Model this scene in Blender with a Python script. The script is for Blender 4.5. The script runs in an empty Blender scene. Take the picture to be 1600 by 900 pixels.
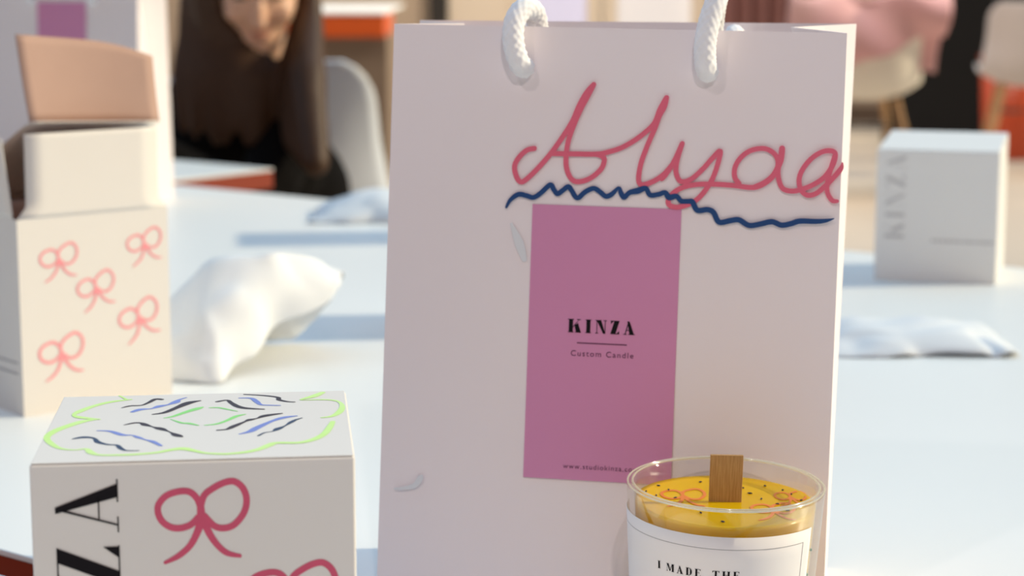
import bpy, bmesh, math, random
from mathutils import Vector, Matrix, noise
R = math.radians
scn = bpy.context.scene
COL = scn.collection
# ------------------------------------------------------------------ camera, sky, sun, exposure
CAM_H, PITCH, FPX = 0.29358, R(9.2151), 3177.58        # table top is z = 0, floor is z = FLOOR
FLOOR = -0.74
cd = bpy.data.cameras.new('camera'); cam = bpy.data.objects.new('camera', cd); COL.objects.link(cam)
cam.location = (0, 0, CAM_H); cam.rotation_euler = (R(90) - PITCH, 0, 0)
cd.sensor_width = 36; cd.lens = FPX / 1600 * 36; cd.clip_start = 0.02
cd.dof.use_dof = True; cd.dof.focus_distance = 0.82; cd.dof.aperture_fstop = 12.0
scn.camera = cam
vs = scn.view_settings
vs.view_transform = 'Standard'; vs.look = 'None'; vs.gamma = 1; vs.exposure = 0.09; vs.use_curve_mapping = False
w = bpy.data.worlds.new('sky'); scn.world = w; w.use_nodes = True
nt = w.node_tree; bg = nt.nodes['Background']
tc = nt.nodes.new('ShaderNodeTexCoord'); sx = nt.nodes.new('ShaderNodeSeparateXYZ'); rp = nt.nodes.new('ShaderNodeValToRGB')
nt.links.new(tc.outputs['Generated'], sx.inputs[0]); nt.links.new(sx.outputs['Z'], rp.inputs[0]); nt.links.new(rp.outputs[0], bg.inputs[0])
warm = nt.nodes.new('ShaderNodeMapRange'); warm.interpolation_type = 'SMOOTHSTEP'
warm.inputs['From Min'].default_value = 0.05; warm.inputs['From Max'].default_value = -0.55      # the warm dim hall behind the camera
mxw = nt.nodes.new('ShaderNodeMix'); mxw.data_type = 'RGBA'; mxw.inputs[7].default_value = (0.13, 0.088, 0.080, 1)
nt.links.new(sx.outputs['Y'], warm.inputs[0]); nt.links.new(warm.outputs[0], mxw.inputs[0]); nt.links.new(rp.outputs[0], mxw.inputs[6]); nt.links.new(mxw.outputs[2], bg.inputs[0])
cr = rp.color_ramp
cr.elements[0].position = 0.0; cr.elements[0].color = (0.26, 0.165, 0.14, 1)
cr.elements[1].position = 0.75; cr.elements[1].color = (0.42, 0.78, 1.12, 1)
e = cr.elements.new(0.25); e.color = (0.30, 0.215, 0.20, 1)
bg.inputs[1].default_value = 1.0
sl = bpy.data.lights.new('sun', 'SUN'); sun = bpy.data.objects.new('sun', sl); COL.objects.link(sun)
SUN_AZ, SUN_EL = R(6.5), R(27)
sdir = Vector((math.cos(SUN_AZ) * math.cos(SUN_EL), math.sin(SUN_AZ) * math.cos(SUN_EL), math.sin(SUN_EL)))
sun.rotation_euler = sdir.to_track_quat('Z', 'Y').to_euler()
sl.energy = 3.35; sl.color = (1, 0.86, 0.58); sl.angle = R(1.5)
def spot(name, loc, target, power, size, col):
    l = bpy.data.lights.new(name, 'AREA'); o = bpy.data.objects.new(name, l); COL.objects.link(o)
    l.energy = power; l.size = size; l.color = col; l.shape = 'DISK'
    o.location = loc; o.rotation_euler = (Vector(loc) - Vector(target)).to_track_quat('Z', 'Y').to_euler()
spot('ceiling_lamp', (0.12, -0.4, 1.2), (0.05, 0.9, 0.1), 4.0, 0.04, (1, 0.86, 0.83))
spot('ceiling_lamp', (-0.68, 0.0, 1.40), (0.05, 0.9, 0.1), 2.5, 0.04, (1, 0.86, 0.83))
for x_, y_ in ((-0.8, 8.2), (2.0, 8.0), (0.4, 11.2)):
    spot('hall_fill', (x_, y_, 2.6), (x_, y_ + 0.8, 0), 50, 0.7, (1, 0.86, 0.70))  # added fill lights that brighten the far hall, not known fixtures

# ------------------------------------------------------------------ helpers
MATS = {}
def mat(name, col, rough=0.6, metal=0.0, var=0.0, scale=30, col2=None, bump=0.0, sss=0.0, spec=0.5):
    if name in MATS: return MATS[name]
    m = bpy.data.materials.new(name); m.use_nodes = True; t = m.node_tree
    b = t.nodes['Principled BSDF']; b.inputs['Roughness'].default_value = rough; b.inputs['Metallic'].default_value = metal
    b.inputs['Specular IOR Level'].default_value = spec
    c1 = tuple(col) + (1,); c2 = tuple(col2) + (1,) if col2 else tuple(min(1, max(0, x * (1 - var))) for x in col) + (1,)
    co = t.nodes.new('ShaderNodeTexCoord'); n = t.nodes.new('ShaderNodeTexNoise'); n.inputs['Scale'].default_value = scale; n.inputs['Detail'].default_value = 4
    t.links.new(co.outputs['Object'], n.inputs['Vector'])
    mx = t.nodes.new('ShaderNodeMix'); mx.data_type = 'RGBA'; mx.inputs[6].default_value = c1; mx.inputs[7].default_value = c2
    t.links.new(n.outputs['Fac'], mx.inputs[0]); t.links.new(mx.outputs[2], b.inputs['Base Color'])
    if bump:
        bp = t.nodes.new('ShaderNodeBump'); bp.inputs['Strength'].default_value = bump; bp.inputs['Distance'].default_value = 0.002
        t.links.new(n.outputs['Fac'], bp.inputs['Height']); t.links.new(bp.outputs[0], b.inputs['Normal'])
    if sss:
        b.inputs['Subsurface Weight'].default_value = sss; b.inputs['Subsurface Radius'].default_value = (0.01, 0.005, 0.003); b.inputs['Subsurface Scale'].default_value = 0.5
    MATS[name] = m; return m
def wood(name, c1, c2, scale=(60, 60, 4)):
    m = bpy.data.materials.new(name); m.use_nodes = True; t = m.node_tree; b = t.nodes['Principled BSDF']; b.inputs['Roughness'].default_value = 0.6
    co = t.nodes.new('ShaderNodeTexCoord'); mp = t.nodes.new('ShaderNodeMapping'); mp.inputs['Scale'].default_value = scale
    n = t.nodes.new('ShaderNodeTexNoise'); n.inputs['Scale'].default_value = 18; n.inputs['Detail'].default_value = 5
    r = t.nodes.new('ShaderNodeValToRGB'); r.color_ramp.elements[0].color = tuple(c1) + (1,); r.color_ramp.elements[1].color = tuple(c2) + (1,)
    r.color_ramp.elements[0].position = 0.35; r.color_ramp.elements[1].position = 0.65
    t.links.new(co.outputs['Object'], mp.inputs[0]); t.links.new(mp.outputs[0], n.inputs['Vector']); t.links.new(n.outputs['Fac'], r.inputs[0]); t.links.new(r.outputs[0], b.inputs['Base Color'])
    return m
def emis(name, col, s):
    m = bpy.data.materials.new(name); m.use_nodes = True; t = m.node_tree
    b = t.nodes['Principled BSDF']; b.inputs['Base Color'].default_value = tuple(col) + (1,); b.inputs['Emission Color'].default_value = tuple(col) + (1,); b.inputs['Emission Strength'].default_value = s
    return m
def mesh(name, bm, m, parent=None, smooth=False, mats=None):
    me = bpy.data.meshes.new(name); bm.to_mesh(me); bm.free()
    for k in (mats or [m]): me.materials.append(k)
    if smooth:
        for p in me.polygons: p.use_smooth = True
    o = bpy.data.objects.new(name, me); COL.objects.link(o)
    if parent: o.parent = parent
    return o
def tag(o, label, cat, group=None, kind=None):
    o['label'] = label; o['category'] = cat
    if group: o['group'] = group
    if kind: o['kind'] = kind
    return o
def thing(name, label, cat, loc=(0, 0, 0), rz=0.0, group=None):
    o = bpy.data.objects.new(name, None); COL.objects.link(o); o.location = loc; o.rotation_euler = (0, 0, rz); o.empty_display_size = 0.05
    return tag(o, label, cat, group)
def struct(name, bm, m):
    o = mesh(name, bm, m); o['kind'] = 'structure'; o['label'] = name.replace('_', ' '); return o
def box(bm, x0, x1, y0, y1, z0, z1, bev=0.0, M=None):
    vs_ = [bm.verts.new((x, y, z)) for x in (x0, x1) for y in (y0, y1) for z in (z0, z1)]
    fs = [(0, 1, 3, 2), (4, 6, 7, 5), (0, 4, 5, 1), (2, 3, 7, 6), (0, 2, 6, 4), (1, 5, 7, 3)]
    F = [bm.faces.new([vs_[i] for i in f]) for f in fs]
    if bev:
        es = list({e for f in F for e in f.edges})
        r = bmesh.ops.bevel(bm, geom=es, offset=bev, segments=3, affect='EDGES', profile=0.5)
    if M: bmesh.ops.transform(bm, matrix=M, verts=[v for v in bm.verts if v.is_valid and not v.tag])
    for v in bm.verts: v.tag = True
    return bm
def newbox(*a, **k):
    return box(bmesh.new(), *a, **k)
def tube(bm, pts, rad, n=10, caps=True):
    pts = [Vector(p) for p in pts]; rr = rad if isinstance(rad, (list, tuple)) else [rad] * len(pts)
    rings = []; up = Vector((0.13, 0.31, 0.94)).normalized()
    for i, p in enumerate(pts):
        d = (pts[min(i + 1, len(pts) - 1)] - pts[max(i - 1, 0)]).normalized()
        if abs(d.dot(up)) > 0.97: up = Vector((0.9, 0.3, 0.1)).normalized()
        a = d.cross(up).normalized(); b = d.cross(a).normalized()
        rings.append([bm.verts.new(p + (a * math.cos(2 * math.pi * k / n) + b * math.sin(2 * math.pi * k / n)) * rr[i]) for k in range(n)])
    for i in range(len(rings) - 1):
        for k in range(n): bm.faces.new((rings[i][k], rings[i][(k + 1) % n], rings[i + 1][(k + 1) % n], rings[i + 1][k]))
    if caps: bm.faces.new(rings[0]); bm.faces.new(rings[-1][::-1])
    return bm
def cr_spline(pts, per=8):
    P = [Vector(p) for p in pts]; out = []
    for i in range(len(P) - 1):
        a, b, c, d = P[max(i - 1, 0)], P[i], P[i + 1], P[min(i + 2, len(P) - 1)]
        for k in range(per):
            t = k / per
            out.append(0.5 * ((2 * b) + (c - a) * t + (2 * a - 5 * b + 4 * c - d) * t * t + (3 * b - a - 3 * c + d) * t ** 3))
    out.append(P[-1]); return out
def grid(bm, nu, nv, fn, closed_u=False):
    V = [[bm.verts.new(fn(i / (nu if closed_u else nu - 1), j / (nv - 1))) for j in range(nv)] for i in range(nu)]
    for i in range(nu if closed_u else nu - 1):
        for j in range(nv - 1):
            a = V[i]; b = V[(i + 1) % nu]; bm.faces.new((a[j], b[j], b[j + 1], a[j + 1]))
    return V
def lathe(bm, prof, n=64, close=False):
    rings = [[bm.verts.new((r * math.cos(2 * math.pi * k / n), r * math.sin(2 * math.pi * k / n), z)) for k in range(n)] if r > 1e-6 else [bm.verts.new((0, 0, z))] for r, z in prof]
    L = len(rings)
    for i in range(L if close else L - 1):
        A, B = rings[i], rings[(i + 1) % L]
        for k in range(n):
            a, b = A[k % len(A)], A[(k + 1) % len(A)]; c, d = B[(k + 1) % len(B)], B[k % len(B)]
            q = [v for j, v in enumerate((a, b, c, d)) if v not in (a, b, c, d)[:j]]
            if len(q) > 2: bm.faces.new(q)
    return bm
def solid(o, th, off=0.0):
    m = o.modifiers.new('thickness', 'SOLIDIFY'); m.thickness = th; m.offset = off; return o
def subsurf(o, n=2):
    m = o.modifiers.new('smooth', 'SUBSURF'); m.levels = n; m.render_levels = n; return o
# ink strokes: lists of (u_mm, v_mm, width_mm) on a face; place(u, v, h) -> point, h metres above the face
def ink(name, strokes, place, m, parent, h=0.0004, per=7, k=1.0):
    bm = bmesh.new()
    for si, st in enumerate(strokes):
        S = cr_spline([Vector((a, b, c * k)) for a, b, c in st], per); n = len(S)
        if n < 2: continue
        lift = lambda i: h + 0.00001 * si + 0.00004 * i / n          # a stroke that crosses itself lies over its own start
        Dv = []
        for i in range(n):
            d = S[min(i + 1, n - 1)] - S[max(i - 1, 0)]; d.z = 0; Dv.append(d.normalized() if d.length > 1e-6 else Vector((1, 0, 0)))
        L, Rr = [], []
        for i, s in enumerate(S):
            hw = max(s.z, 0.15) / 2; nx, ny = -Dv[i].y * hw, Dv[i].x * hw
            L.append(bm.verts.new(place(s.x + nx, s.y + ny, lift(i)))); Rr.append(bm.verts.new(place(s.x - nx, s.y - ny, lift(i))))
        for i in range(n - 1): bm.faces.new((L[i], Rr[i], Rr[i + 1], L[i + 1]))
        for i, sg in ((0, -1), (n - 1, 1)):                              # rounded ends
            s = S[i]; hw = max(s.z, 0.15) / 2; d = Dv[i] * sg; e = Vector((-d.y, d.x, 0))
            arc = [bm.verts.new(place(s.x + hw * (e.x * math.cos(t) + d.x * math.sin(t)), s.y + hw * (e.y * math.cos(t) + d.y * math.sin(t)), lift(i))) for t in [math.pi * k / 6 for k in range(1, 6)]]
            a0, a1 = (Rr[i], L[i]) if sg < 0 else (L[i], Rr[i])
            bm.faces.new([a0] + arc + [a1])
    return mesh(name, bm, m, parent)
# high-contrast serif capitals, unit height, as convex polygons; T thick stem, t hairline
def glyph(ch, T=0.2, t=0.035):
    s = 0.09; P = []
    def r(x0, y0, x1, y1): P.append([(x0, y0), (x1, y0), (x1, y1), (x0, y1)])
    def stem(x, wd, b=True, u=True):
        r(x, 0, x + wd, 1)
        if b: r(x - s * .8, 0, x + wd + s * .8, t)
        if u: r(x - s * .8, 1 - t, x + wd + s * .8, 1)
    if ch == 'I': stem(s, T); wd = T + 2 * s
    elif ch == 'K':
        stem(s, T); x = s + T
        P.append([(x, .36), (x, .36 + t * 1.6), (x + .44, 1 - t), (x + .47, 1 - t)]); r(x + .3, 1 - t, x + .58, 1)
        P.append([(x + .12, .54), (x + .12 + T * .9, .70), (x + .60, t), (x + .60 - T * 1.2, t)]); r(x + .60 - T * 1.2 - s * .7, 0, x + .64, t); wd = x + .64
    elif ch == 'N':
        r(s, 0, s + t, 1); r(0, 0, 2 * s + t, t); x = s + .62; r(x, 0, x + t, 1); r(x - s, 1 - t, x + s + t, 1); r(0, 1 - t, s + T * .8, 1)
        P.append([(s, 1), (s + T * 1.1, 1), (x + t, 0), (x + t - T * .55, 0)]); wd = x + s + t
    elif ch == 'Z':
        W_ = .66; P.append([(0, 0), (T * 1.25, 0), (W_, 1), (W_ - T * 1.25, 1)]); r(0, 1 - t, W_, 1); r(0, 0, W_ + .02, t)
        P.append([(0.02, 1 - t), (0.02, .74), (.05, .78), (.2, 1 - t)]); P.append([(W_, t), (W_, .26), (W_ - .03, .22), (W_ - .18, t)]); wd = W_ + .02
    elif ch == 'A':
        W_ = .84; P.append([(W_ / 2 - T * .45, 1), (W_ / 2 + T * .08, 1), (W_ - .04, t), (W_ - .04 - T * 1.12, t)]); P.append([(.11, t), (.11 + t * 1.3, t), (W_ / 2 - T * .2 + t, .9), (W_ / 2 - T * .28, .9)])
        r(.0, 0, .26, t); r(W_ - T * 1.12 - .12, 0, W_ + .04, t); r(.22, .30, .60, .30 + t); wd = W_ + .04
    elif ch == 'M':
        r(s, 0, s + t, 1); r(0, 0, 2 * s + t, t); x = s + .72; stem(x, T); P.append([(s, 1), (s + T, 1), (s + .42 + T * .2, .05), (s + .42 - T * .2, .05)]); P.append([(s + .42 - t, .05), (s + .42 + t, .05), (x + t, 1), (x, 1)]); r(0, 1 - t, s + T, 1); wd = x + T + s
    elif ch == 'D':
        stem(s, T, True, True); x = s + T; N = 10; ri = .42
        for k in range(N):
            a0, a1 = -math.pi / 2 + math.pi * k / N, -math.pi / 2 + math.pi * (k + 1) / N
            f = lambda a: T * max(.15, math.cos(a))
            o_ = lambda a, q: (x + .06 + (ri - q) * math.cos(a), .5 + (.5 - min(q, t * 1.2 + q * .15)) * math.sin(a))
            P.append([o_(a0, 0), o_(a1, 0), o_(a1, f(a1)), o_(a0, f(a0))])
        r(x, 0, x + .08, t); r(x, 1 - t, x + .08, 1); wd = x + .5
    elif ch == 'E':
        stem(s, T); x = s + T; r(x, 0, x + .42, t); r(x, 1 - t, x + .40, 1); r(x, .5, x + .24, .5 + t); P.append([(x + .42, 0), (x + .42, .27), (x + .39, .2), (x + .25, 0)]); P.append([(x + .40, 1), (x + .40, .75), (x + .37, .8), (x + .24, 1)]); r(x + .21, .4, x + .24, .64); wd = x + .44
    elif ch == 'T':
        x = .3; stem(x, T, True, False); r(0, 1 - t, .6 + T, 1); P.append([(0, 1), (0, .72), (.03, .76), (.16, 1)]); P.append([(.6 + T, 1), (.6 + T, .72), (.57 + T, .76), (.44 + T, 1)]); wd = .6 + T
    elif ch == 'H':
        stem(s, T); x = s + T + .34; stem(x, T); r(s + T, .5 - t / 2, x, .5 + t / 2); wd = x + T + s
    else: wd = .35
    return P, wd
def letters(name, txt, place, size, gap, m, parent, T=0.2, t=0.035, h=0.0004, sub=1, ends=None):
    # place(a, b, h): a along the line and b up from the baseline, both in mm
    bm = bmesh.new(); x = 0
    for i, ch in enumerate(txt):
        P, wd = glyph(ch, T, t)
        for q in P: bm.faces.new([bm.verts.new(place(x + a * size, b * size, h)) for a, b in q])
        x += wd * size + gap
    bmesh.ops.recalc_face_normals(bm, faces=bm.faces)
    return mesh(name, bm, m, parent)
def text_width(txt, size, gap, T=0.2):
    return sum(glyph(c, T)[1] * size + gap for c in txt) - gap
def sans(name, txt, place, width, m, parent, h=0.0004, spacing=1.0):
    c = bpy.data.curves.new('tmp', 'FONT'); c.body = txt; c.size = 1; c.space_character = spacing
    o = bpy.data.objects.new('tmp', c); COL.objects.link(o)
    dg = bpy.context.evaluated_depsgraph_get(); me = bpy.data.meshes.new_from_object(o.evaluated_get(dg))
    bpy.data.objects.remove(o); x0 = min(v.co.x for v in me.vertices); x1 = max(v.co.x for v in me.vertices); k = width / (x1 - x0)
    for v in me.vertices: v.co = place((v.co.x - x0) * k, v.co.y * k, h)
    me.materials.clear(); me.materials.append(m); ob = bpy.data.objects.new(name, me); COL.objects.link(ob)
    if parent: ob.parent = parent
    bpy.data.curves.remove(c)
    return ob
def fuse(name, blobs, m, parent=None, voxel=0.006, smooth=8, tubes=()):
    # one continuous surface grown from overlapping ellipsoids and tapered limbs
    bm = bmesh.new()
    for c, r, *rot in blobs:
        M = Matrix.Translation(c)
        if rot: M = M @ rot[0].to_matrix().to_4x4()
        M = M @ Matrix.Diagonal((*r, 1)); bmesh.ops.create_icosphere(bm, subdivisions=3, radius=1, matrix=M)
    for pts, rad in tubes:
        P = cr_spline(pts, 4); n = len(pts) - 1; rr = []
        for i in range(len(P)):
            f = i / 4; k = min(int(f), n - 1); rr.append(rad[k] + (rad[k + 1] - rad[k]) * (f - k))
        tube(bm, P, rr, 12)
        for q, r in ((P[0], rr[0]), (P[-1], rr[-1])): bmesh.ops.create_icosphere(bm, subdivisions=2, radius=r, matrix=Matrix.Translation(q))
    o = mesh(name, bm, m, parent)
    rm = o.modifiers.new('fuse', 'REMESH'); rm.mode = 'VOXEL'; rm.voxel_size = voxel; rm.use_smooth_shade = True
    s = o.modifiers.new('soft', 'SMOOTH'); s.iterations = smooth; s.factor = 0.5
    return o

# ------------------------------------------------------------------ materials
BAGP = mat('white_bag_paper', (0.92, 0.84, 0.85), 0.55, var=0.03, scale=10)
CARD = mat('white_card', (0.77, 0.73, 0.685), 0.55, var=0.03, scale=14)
CARD_LIT = mat('white_card_bounce_lit', (0.90, 0.885, 0.865), 0.55, var=0.03, scale=14)  # same card made paler; bounced light is put into the colour
CARD_IN = mat('tan_card_inside', (0.52, 0.335, 0.265), 0.8, var=0.12, scale=25)  # even tan for the inner faces of the open box
TABLE = mat('white_laminate', (0.87, 0.88, 0.87), 0.42, var=0.03, scale=6)
EDGE = mat('orange_red_edging', (0.30, 0.030, 0.004), 0.5, var=0.2, scale=12)  # orange darkened so the colour carries the shade on the edge
PINK = mat('pink_sticker_paper', (0.70, 0.28, 0.49), 0.6, var=0.03, scale=40)
INK_K = mat('black_print', (0.010, 0.008, 0.010), 0.8, spec=0.15)
INK_PLUM = mat('dark_plum_print', (0.14, 0.03, 0.09), 0.6)
INK_GREY = mat('grey_print', (0.40, 0.39, 0.40), 0.6)
INK_PALE = mat('pale_grey_print', (0.60, 0.58, 0.58), 0.6)
MK_PINK = mat('pink_marker', (0.86, 0.15, 0.24), 0.5, var=0.15, scale=120)
MK_RED = mat('crimson_marker', (0.72, 0.085, 0.175), 0.5, var=0.25, scale=160)
MK_SOFT = mat('coral_marker', (0.95, 0.33, 0.36), 0.6, var=0.1, scale=90)
MK_BLUE = mat('deep_blue_marker', (0.008, 0.065, 0.23), 0.45, var=0.2, scale=90)
MK_LIME = mat('lime_marker', (0.55, 0.86, 0.20), 0.6, col2=(0.68, 0.90, 0.42), scale=60)
MK_BLACK = mat('black_marker', (0.035, 0.03, 0.045), 0.5)
MK_NAVY = mat('navy_marker', (0.025, 0.06, 0.13), 0.5)
MK_PERI = mat('periwinkle_marker', (0.22, 0.30, 0.72), 0.5, var=0.2, scale=90)
MK_GREEN = mat('green_marker', (0.30, 0.80, 0.24), 0.5, var=0.15, scale=90)
MK_SMEAR = mat('blue_smudge', (0.76, 0.78, 0.81), 0.7)
ROPE = mat('white_cotton_rope', (0.93, 0.93, 0.95), 0.85, var=0.1, scale=300)
SHELL = mat('cream_shell_plastic', (0.80, 0.76, 0.68), 0.4, var=0.03)
SHELL_W = mat('shade_blue_shell_plastic', (0.72, 0.78, 0.90), 0.35, var=0.03)  # white plastic tinted blue to stand for its skylit shade
SHELL_G = mat('grey_white_shell_plastic', (0.62, 0.58, 0.58), 0.4, var=0.04)
BEECH = wood('beech_leg_wood', (0.42, 0.24, 0.11), (0.52, 0.32, 0.16))
STEEL = mat('dark_steel', (0.05, 0.05, 0.05), 0.4, metal=0.8)
TISSUE = mat('white_tissue_paper', (0.80, 0.82, 0.85), 0.8, var=0.02, scale=20)
SKIN = mat('skin', (0.82, 0.50, 0.35), 0.5, var=0.08, scale=12, sss=0.15)
HAIR = mat('dark_brown_hair', (0.075, 0.034, 0.015), 0.55, var=0.4, scale=60, spec=0.35)
BLACKC = mat('black_knit', (0.006, 0.005, 0.005), 0.95, var=0.3, scale=80, spec=0.1)
DENIM = mat('dark_trouser_cloth', (0.015, 0.013, 0.013), 0.9, var=0.2, scale=80, spec=0.1)
ROSE = mat('pink_jacket_cloth', (0.72, 0.32, 0.36), 0.9, col2=(0.68, 0.50, 0.48), scale=2.2, bump=0.3)
BLACKP = mat('black_screen_fabric', (0.006, 0.007, 0.008), 0.9)
REDB = mat('red_bin_plastic', (0.55, 0.07, 0.02), 0.4, var=0.1)

# ------------------------------------------------------------------ the room
bm = newbox(-9, 14, -3, 13.2, FLOOR - 0.1, FLOOR)
struct('floor', bm, mat('beige_floor', (0.56, 0.47, 0.38), 0.6, var=0.12, scale=1.5))
bm = newbox(-9, 14, 13.0, 13.2, FLOOR, 2.6)
struct('wall_back', bm, mat('tan_wall', (0.62, 0.50, 0.38), 0.8, var=0.05, scale=2))
bm = newbox(-9, 14, 12.96, 13.0, FLOOR, FLOOR + 0.1)
struct('baseboard_back', bm, mat('brown_skirting', (0.2, 0.14, 0.1), 0.6))
FRAME = mat('cream_window_frame', (0.86, 0.76, 0.62), 0.5)
DARKF = mat('dark_door_frame', (0.03, 0.027, 0.025), 0.5)
def window(n, x0, x1, z0, z1, col, s):
    bm = newbox(x0 - .1, x0, 12.9, 13.0, z0, z1); box(bm, x1, x1 + .1, 12.9, 13.0, z0, z1)
    box(bm, x0 - .1, x1 + .1, 12.9, 13.0, z0 - .1, z0); box(bm, x0 - .1, x1 + .1, 12.9, 13.0, z1, z1 + .1)
    o = struct('window_%d' % n, bm, FRAME)
    g = mesh('pane', newbox(x0, x1, 12.97, 12.99, z0, z1), emis('daylit_pane_%d' % n, col, s), o)
    g['label'] = 'daylit window pane'
window(1, 0.08, 0.47, -0.3, 1.5, (0.60, 0.60, 0.78), 0.42)
window(2, 0.66, 1.13, -0.3, 1.5, (0.70, 0.69, 0.70), 0.42)
bm = newbox(-0.40, 0.0, 12.92, 13.0, FLOOR, 1.45)
d1 = struct('door_1', bm, mat('cream_door_paint', (0.90, 0.80, 0.66), 0.5))
bm = newbox(-0.52, -0.40, 12.88, 13.0, FLOOR, 1.5); box(bm, -0.52, 0.03, 12.88, 13.0, 1.45, 1.56)
mesh('door_frame', bm, DARKF, d1)
bm = bmesh.new(); tube(bm, [(-0.36, 12.9, 0.3), (-0.36, 12.86, 0.3), (-0.27, 12.86, 0.3)], 0.012); mesh('door_handle', bm, STEEL, d1)

# ------------------------------------------------------------------ tables (rows turned about 38 degrees)
TR_ = R(-38)
tx, ty = Vector((math.cos(TR_), math.sin(TR_), 0)), Vector((-math.sin(TR_), math.cos(TR_), 0))   # along t, along n
def table(name, label, t0, t1, n0, n1, group='white laminate tables'):
    c = tx * ((t0 + t1) / 2) + ty * ((n0 + n1) / 2); hx, hy = (t1 - t0) / 2, (n1 - n0) / 2
    t = thing(name, label, 'table', (c.x, c.y, FLOOR), TR_, group); z = -FLOOR
    mesh('tabletop', newbox(-hx, hx, -hy, hy, z - 0.0035, z, 0.0008), TABLE, t)
    bm = newbox(-hx + .0005, hx - .0005, -hy + .0005, hy - .0005, z - 0.028, z - 0.0036); e = mesh('edge_band', bm, EDGE, t); e['label'] = 'orange-red table edge'
    for sx in (-1, 1):
        for sy in (-1, 1):
            bm = newbox(sx * (hx - .09) - .022, sx * (hx - .09) + .022, sy * (hy - .09) - .022, sy * (hy - .09) + .022, 0.004, z - 0.029, 0.003)
            l = mesh('leg', bm, STEEL, t); mesh('foot_pad', lathe(bmesh.new(), [(0, 0), (.02, 0), (.02, .0035), (0, .0035)], 20), STEEL, l).location = (sx * (hx - .09), sy * (hy - .09), 0)
    return t
table('work_table', 'broad white table under the tall bag, with the tissue and small boxes on it', -1.985, 0.75, 0.621, 1.823)
table('work_table', 'near white table carrying the box with the green cloud drawing', -1.25, 1.0, -0.02, 0.594)
table('work_table', 'shaded bluish table with dark red edge in front of the seated girl', -3.6, -2.03, 0.85, 2.05)

# ------------------------------------------------------------------ candle boxes
W_, D_, H_ = 0.11, 0.1067, 0.1249
def fplace(u, v, h): return Vector((u / 1000, -h, v / 1000))            # front face, v up from the table
def ftop(u, v, h): return Vector((u / 1000, -h, H_ + v / 1000))         # front face, v from the top edge
def tplace(u, v, h): return Vector((u / 1000, v / 1000, H_ + h))        # lid
def lplace(u, v, h): return Vector((-h, u / 1000, v / 1000))            # left face, u into depth
def vert_text(place, base, bottom):                                      # reading upwards, letters turned left
    return lambda a, b, h: place(base - b, bottom + a, h)
def settle(obs, rise):                                                   # a lid that sits higher at its back edge
    for o in obs:
        for v in o.data.vertices:
            if v.co.z > H_ * .8: v.co.z += rise[0] + (rise[1] - rise[0]) * v.co.y / D_
def closed_box(name, label, loc, rz, group=None, rise=(0, 0), card=None):
    card = card or CARD_LIT
    t = thing(name, label, 'box', loc, rz, group)
    mesh('body', newbox(0, W_, 0, D_, 0, H_ - 0.0006, 0.0009), card, t, False); settle(t.children, rise)
    bm = newbox(0.0006, W_ - 0.0006, 0.0004, D_ - 0.0004, H_ - 0.0005, H_, 0.0002); l = mesh('lid', bm, card, t); settle([l], rise)
    return t
def word_up(t, m, base=29.3, top=-5.87, size=21.2, gap=4.6, T=0.195, tt=0.022):
    wd = text_width('KINZA', size, gap, T); H0 = H_ * 1000 + top - wd
    return letters('printed_word', 'KINZA', vert_text(fplace, base, H0), size, gap, m, t, T, tt, 0.0003)
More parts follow.
